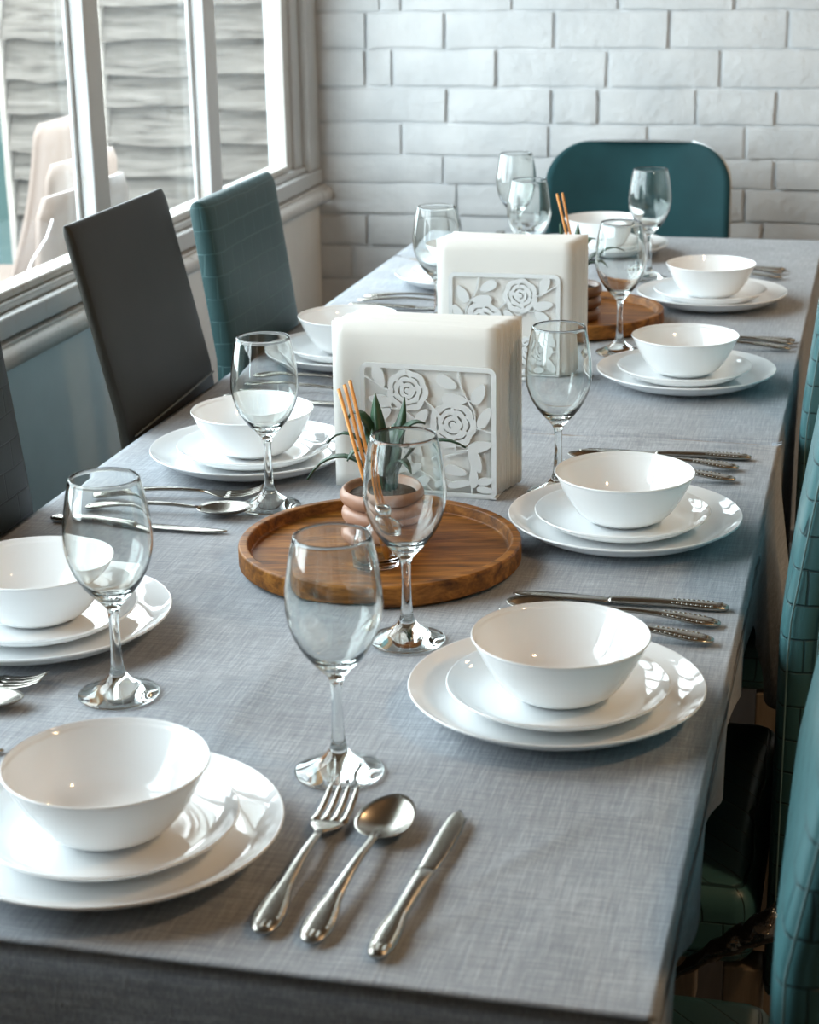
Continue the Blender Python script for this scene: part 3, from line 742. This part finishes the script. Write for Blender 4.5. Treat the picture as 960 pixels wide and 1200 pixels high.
# ------------------------------------------------------------------ napkin holders
PW, PH, PT = .160, .154, .0022
def flower_panel(mirror, yface, thick):
    """pierced rose and leaf panel in a rounded frame; u across, v up"""
    m = MB()
    def F(u, v, d): return ((PW/2 - u) if mirror else (u - PW/2), yface + d, v)
    k = PW/710.0
    def Q(x, y): return ((x-75)*k, PH - (y-60)*k*(PH/(705*k)))
    # frame ring
    def rr(ins, rad, n=6):
        out = []
        for cx, cy, a0 in ((PW-ins-rad, ins+rad, -PI/2), (PW-ins-rad, PH-ins-rad, 0), (ins+rad, PH-ins-rad, PI/2), (ins+rad, ins+rad, PI)):
            for i in range(n+1): a = a0 + PI/2*i/n; out.append((cx+rad*math.cos(a), cy+rad*math.sin(a)))
        return out
    o, i_ = rr(0, .009), rr(.0055, .004); n = len(o); vs = []; fs = []
    for d in (0, thick*1.3): vs += [F(u, v, d) for u, v in o] + [F(u, v, d) for u, v in i_]
    for a in range(n):
        b = (a+1) % n
        fs += [(a, b, n+b, n+a), (2*n+a, 3*n+a, 3*n+b, 2*n+b), (a, 2*n+a, 2*n+b, b), (n+a, n+b, 3*n+b, 3*n+a)]
    m.add(vs, fs)
    cnt = [0]
    def G():
        cnt[0] += 1; off = .00003*(cnt[0] % 20)
        return lambda u, v, d: F(u, v, -off if d == 0 else d + off)
    def leaf(cx, cy, L, ang, w):
        c = Q(cx, cy); a = math.radians(ang); L *= k*.5; w *= k*.5; pts = []
        for i in range(18):
            t = 2*PI*i/18; x = L*math.cos(t); y = w*math.sin(t)*(1 - .25*math.cos(t))
            pts.append((c[0]+x*math.cos(a)-y*math.sin(a), c[1]+x*math.sin(a)+y*math.cos(a)))
        m.prism(pts, G(), thick)
    def stem(*pp, w=.0017):
        q = [Vector(Q(*p)) for p in pp]
        for a, b in zip(q[:-1], q[1:]):
            d = (b-a).normalized(); s = Vector((-d.y, d.x))*w*.5; a = a-d*w*.3; b = b+d*w*.3
            m.prism([(a+s)[:], (a-s)[:], (b-s)[:], (b+s)[:]], G(), thick*.96)
    def rose(cx, cy, R, seed):
        c = Q(cx, cy); R *= k; r2 = random.Random(seed); na = 60
        radii = [.0, .13, .20, .38, .45, .66, .73, 1.0]
        g_ = G()
        def P(i, j):
            a = 2*PI*j/na; rr_ = radii[i]*R
            if i >= 5: rr_ *= .95 + .11*abs(math.cos(3.5*a + 1 + i*.35))
            elif i >= 3: rr_ *= .95 + .10*abs(math.cos(2.5*a + i))
            return (c[0] + rr_*math.cos(a), c[1] + rr_*math.sin(a))
        slit = {1: (.62, 1), 3: (.74, 3), 5: (.80, 6)}
        ph = [r2.random()*6.28 for _ in range(8)]
        for i in range(7):
            for j in range(na):
                if i in slit:
                    cov, nseg = slit[i]; q = ((j/na + ph[i]/6.28)*nseg) % 1.0
                    if q < cov: continue
                if i == 0:
                    poly = [P(0, 0), P(1, j), P(1, j+1)]
                else: poly = [P(i, j), P(i+1, j), P(i+1, j+1), P(i, j+1)]
                m.prism(poly, g_, thick)
    rose(325, 200, 105, 1); rose(560, 370, 118, 2); rose(250, 560, 95, 3)
    for a in ((175,135,125,-70,58), (180,262,125,170,58), (192,335,105,35,58), (530,145,115,-25,62), (570,235,130,-3,62), (695,200,118,62,62), (725,325,122,60,56), (398,335,96,50,54), (700,482,135,14,56),
              (678,560,130,-68,60), (575,620,118,-12,52), (668,650,110,88,46), (728,668,86,12,40), (600,690,140,12,36), (728,715,90,-6,36), (150,480,110,50,52), (390,500,110,-40,54), (370,620,120,30,54), (150,660,120,50,54), (270,700,130,-8,48), (430,690,110,20,46), (160,570,90,-60,46)):
        leaf(*a)
    for st in (((590,85),(605,170),(640,240),(672,290),(680,380),(775,408)), ((312,75),(318,110)), ((95,130),(200,195),(245,205)), ((225,265),(240,300),(300,300),(360,352)), ((415,245),(490,312)), ((572,470),(572,512),(640,505)),
               ((640,500),(660,600),(655,755)), ((520,545),(640,508)), ((95,350),(190,370)), ((250,640),(260,755)), ((350,530),(450,470)), ((95,560),(170,570)), ((430,690),(520,750)), ((350,580),(420,640),(560,690)), ((640,240),(700,230)), ((680,380),(640,410)), ((95,680),(180,640),(250,620))):
        stem(*st)
    return m
def napkin_mesh(seed):
    """square folded paper napkin standing on its edge: double fold along the top, loose layers at the sides"""
    r2 = random.Random(seed); w, h, t = .193, .196, .0054; n, mrows = 14, 12; m = MB(); vs = []; fs = []
    for i in range(mrows+1):
        s = i/mrows
        for j in range(n+1):
            q = j/n; x = -w/2 + w*q
            th = t*(.90 + .10*math.sin(PI*q)) * (1 if s < .93 else max(.12, math.sqrt(max(0, 1-((s-.93)/.07)**2))))
            b = .0010*math.sin(5*q)*s + .0005*math.sin(9*s)
            vs += [(x, b-th/2, h*s + .0012*math.sin(4*q+seed)*s), (x, b+th/2, h*s + .0012*math.sin(4*q+seed)*s)]
    R = 2*(n+1)
    for i in range(mrows):
        for j in range(n):
            a = i*R+2*j; fs += [(a, a+2, a+R+2, a+R), (a+1, a+R+1, a+R+3, a+3)]
        a = i*R; fs.append((a, a+R, a+R+1, a+1)); b = a+2*n; fs.append((b, b+1, b+R+1, b+R))
    for j in range(n):
        a = 2*j; fs.append((a, a+1, a+3, a+2)); b = mrows*R+2*j; fs.append((b, b+2, b+3, b+1))
    m.add(vs, fs)
    me = m.mesh('paper_napkin'); me.materials.append(NAPKIN); me.polygons.foreach_set('use_smooth', [True]*len(me.polygons)); return me
NM = [napkin_mesh(i) for i in range(4)]
def holder(x, y, rz, mirror, label, nlabel, ngroup, xoff, lean):
    t = thing('napkin_holder', label, 'napkin holder', (x, y, rest(x, y+.04, .08) + .0002), rz, 'white napkin holders')
    D = .078
    flower_panel(mirror, 0, PT).build('front_panel', HOLDER, t, (0,0,0))
    flower_panel(mirror, D-PT, PT).build('back_panel', HOLDER, t, (0,0,0))
    MB().box(-PW/2, PW/2, 0, D, 0, .0022).build('base_plate', HOLDER, t, (0,0,0), bevel=.0006)
    c, s = math.cos(rz), math.sin(rz); N = 12; r2 = random.Random(int(x*1000))
    for k in range(N):
        f = k/(N-1); ly = .0074 + f*(D-.0148)
        lx = xoff[0]*(1-f) + xoff[1]*f + r2.uniform(-.0012, .0012)
        o = bpy.data.objects.new('paper_napkin', NM[k % 4]); COL.objects.link(o)
        o.location = (x + c*lx - s*ly, y + s*lx + c*ly, H + rest(x, y+.04, .08) + .0030 + r2.uniform(0, .0008)); o.rotation_euler = (-(lean[0]*(1-f) + lean[1]*f), 0, rz)
        tag(o, nlabel, 'napkin', ngroup)
holder(-.384, 1.988, math.radians(-2.0), False, 'white metal napkin holder with pierced roses behind the terracotta pot tray', 'folded white paper napkin in the holder behind the terracotta pot', 'napkins in the nearer holder', (-.018, -.003), (.0, .004))
holder(-.405, 2.535, math.radians(0), True, 'white metal napkin holder with pierced roses in front of the brown pot tray', 'folded white paper napkin in the holder before the brown pot', 'napkins in the farther holder', (.0, .011), (.0, .006))

# ------------------------------------------------------------------ chairs
def rounded_slab(m, w, h0, h1, thick, lean, rtop, p=6):
    """backrest: local x = facing direction (front face at x=0 when upright), y across, z up; tilts backwards by lean"""
    rows_ = []
    nz = 14
    for i in range(nz+1):
        s = i/nz; z = h0 + (h1-rtop-h0)*s; rows_.append((z, 0, thick))
    for i in range(1, 8):
        a = PI/2*i/7; rows_.append((h1-rtop+rtop*math.sin(a), 0, thick))
    vs = []; fs = []; k = 0
    secs = []
    for (z, _, th) in rows_:
        over = max(0, z-(h1-rtop))/rtop
        sh = th*.5*(1-math.sqrt(max(0, 1-over*over)))*.9
        secs.append((z, th*.5 - sh))
    N = 24
    for (z, ht) in secs:
        for q in range(N):
            a = 2*PI*q/N; ca, sa = math.cos(a), math.sin(a)
            X = math.copysign(abs(ca)**(2/p), ca)*ht - thick*.5; Y = math.copysign(abs(sa)**(2/p), sa)*w*.5
            vs.append((X - lean*max(0, z-H), Y, z))
    for i in range(len(secs)-1):
        for q in range(N): fs.append((i*N+q, i*N+(q+1)%N, (i+1)*N+(q+1)%N, (i+1)*N+q))
    fs += [tuple(range(N-1,-1,-1)), tuple(range((len(secs)-1)*N, len(secs)*N))]
    return m.add(vs, fs)
def parson(x, y, rz, w, top, lean, m_back, m_seat, label, stitch=True, thick=.046, seatd=.40):
    """high-backed upholstered chair; origin on the floor below the front face of the backrest"""
    t = thing('dining_chair', label, 'chair', (x, y, -H), rz, 'upholstered dining chairs')
    b = rounded_slab(MB(), w, .36, H+top, thick, lean, .020).build('backrest', m_back, t, (0,0,0), smooth=True)
    MB().box(.006, seatd, -w/2-.004, w/2+.004, .385, .475).build('seat', m_seat, t, (0,0,0), bevel=.026, seg=4)
    for lx in (.018, seatd-.045):
        for s in (-1, 1): MB().box(lx-.02, lx+.02, s*(w/2-.028)-.02, s*(w/2-.028)+.02, 0, .383).build('leg', LEGW, t, (0,0,0), bevel=.003)
    if stitch:
        for s in (-1, 1):
            for off in (-.011, -.038):
                pts = []
                for i in range(14):
                    z = .40 + (H+top-.03-.40)*i/13; pts.append((off - lean*max(0, z-H), s*(w/2+.0006), z))
                MB().tube(pts, .0011, 6).build('seam', THREAD, t, (0,0,0), smooth=True)
    return t
# window side, facing the table (+x)
parson(-.820, 1.668, 0, .42, .235, .12, CROCD, CROCD, 'dark embossed vinyl chair at the window side, cut off by the picture edge', False)
l2 = parson(-.826, 2.332, 0, .333, .272, .23, BROWN, BROWN, 'smooth charcoal brown leather chair against the window', False, thick=.017)
MB().tube([(.0006, -.150, H-.004), (.0008, 0, H+.002), (.0006, .150, H+.010)], .0016, 6).build('seam', mat('grey_stitching', (.10,.11,.10), .6), l2, (0,0,0), smooth=True)
parson(-.824, 2.744, 0, .335, .240, .14, CROCS, CROCS, 'teal embossed vinyl chair at the window side, beside the brick wall corner', False, thick=.036)
# open side, facing the window (-x)
parson(.062, 1.258, PI, .41, .185, .17, CROC, CROC, 'teal embossed vinyl chair at the table side without window, closest to the camera')
parson(.032, 1.850, PI, .41, .205, .14, CROC, CROC, 'teal embossed vinyl chair with a tall stitched edge, middle of the three opposite the window')
parson(.016, 2.540, PI, .41, .205, .10, CROC, CROC, 'teal embossed vinyl chair opposite the window, farthest along towards the brick wall')

# velvet tub chair at the far end, facing the table (-y)
vc = thing('velvet_chair', 'dark teal velvet chair with rounded back before the brick wall', 'chair', (-.396, 3.93, -H))
def tub_outline(hw, z0, z1, r, n=10):
    pts = [(-hw-.004, z0)]
    for i in range(n+1): a = PI - PI/2*i/n; pts.append((-hw+r + r*math.cos(a), z1-r + r*math.sin(a)))
    for i in range(n+1): a = PI/2 - PI/2*i/n; pts.append((hw-r + r*math.cos(a), z1-r + r*math.sin(a)))
    pts.append((hw+.004, z0)); return pts
hw = .193
def tub(m, inset, y_front, y_back):
    ol = tub_outline(hw-inset, .46, H+.168-inset, .085, 12); n = len(ol); vs = []; fs = []
    def bend(x): return -.050*(x/hw)**2*1.0
    K = 12
    # grid between outline and its mirror line: rows from outline points towards bottom centre
    for side, yy in ((0, y_front), (1, y_back)):
        for (x, z) in ol:
            for kx in range(K+1):
                f = kx/K; X = x*(1-f); Z = z
                puff = .012*(1-(X/hw)**2)*math.sin(PI*min(1, (z-.46)/.45)) if side == 0 else 0
                vs.append((X, yy + bend(X) - puff + .055*(Z-.46), Z))
    M = n*(K+1)
    for s in (0, 1):
        for i in range(n-1):
            for kx in range(K):
                a = s*M + i*(K+1)+kx; fs.append((a, a+1, a+K+2, a+K+1))
    for i in range(n-1):
        a = i*(K+1); fs.append((a, a+K+1, M+a+K+1, M+a))
    return m.add(vs, fs), ol
mb, ol = tub(MB(), 0, 0, .035); o = mb.build('backrest', VELVET, vc, (0,0,0), smooth=True)
MB().tube([(x, .017 - .050*(x/hw)**2 + .055*(z-.46), z) for (x, z) in ol[14:]], .0035, 8).build('piping', PIPE, vc, (0,0,0), smooth=True)
MB().box(-.20, .20, -.40, .0, .40, .47).build('seat', VELVET, vc, (0,0,0), bevel=.03, seg=4)
for sx_ in (-1, 1):
    for yy, d in ((-.36, -.03), (-.03, .05)): MB().tube([(sx_*.15, yy, .40), (sx_*.19, yy+d, 0)], [.013, .009], 10).build('leg', CHROME, vc, (0,0,0), smooth=True)

# crumpled black plastic between two of the chairs
pb = MB(); secs = []
rnd = random.Random(2)
A_, B_ = Vector((-.052, 1.535, -.318)), Vector((.052, 1.60, -.272))
for i in range(15):
    t = i/14; c = A_.lerp(B_, t) + Vector((0, 0, .004*math.sin(t*4)))
    secs.append((c, Vector((.25+.1*math.sin(i*1.3), .9, 0)), Vector((-.45, .1, .9)), .006+.030*t+.002*math.sin(i*1.7), .004+.012*t+.0015*math.sin(i*2.4)))
pb.loft(secs, 14, 1.7)
o = pb.build('plastic_bag', BLACKP, smooth=True); tag(o, 'crumpled glossy black plastic wedged between the two closest teal chairs', 'plastic bag')
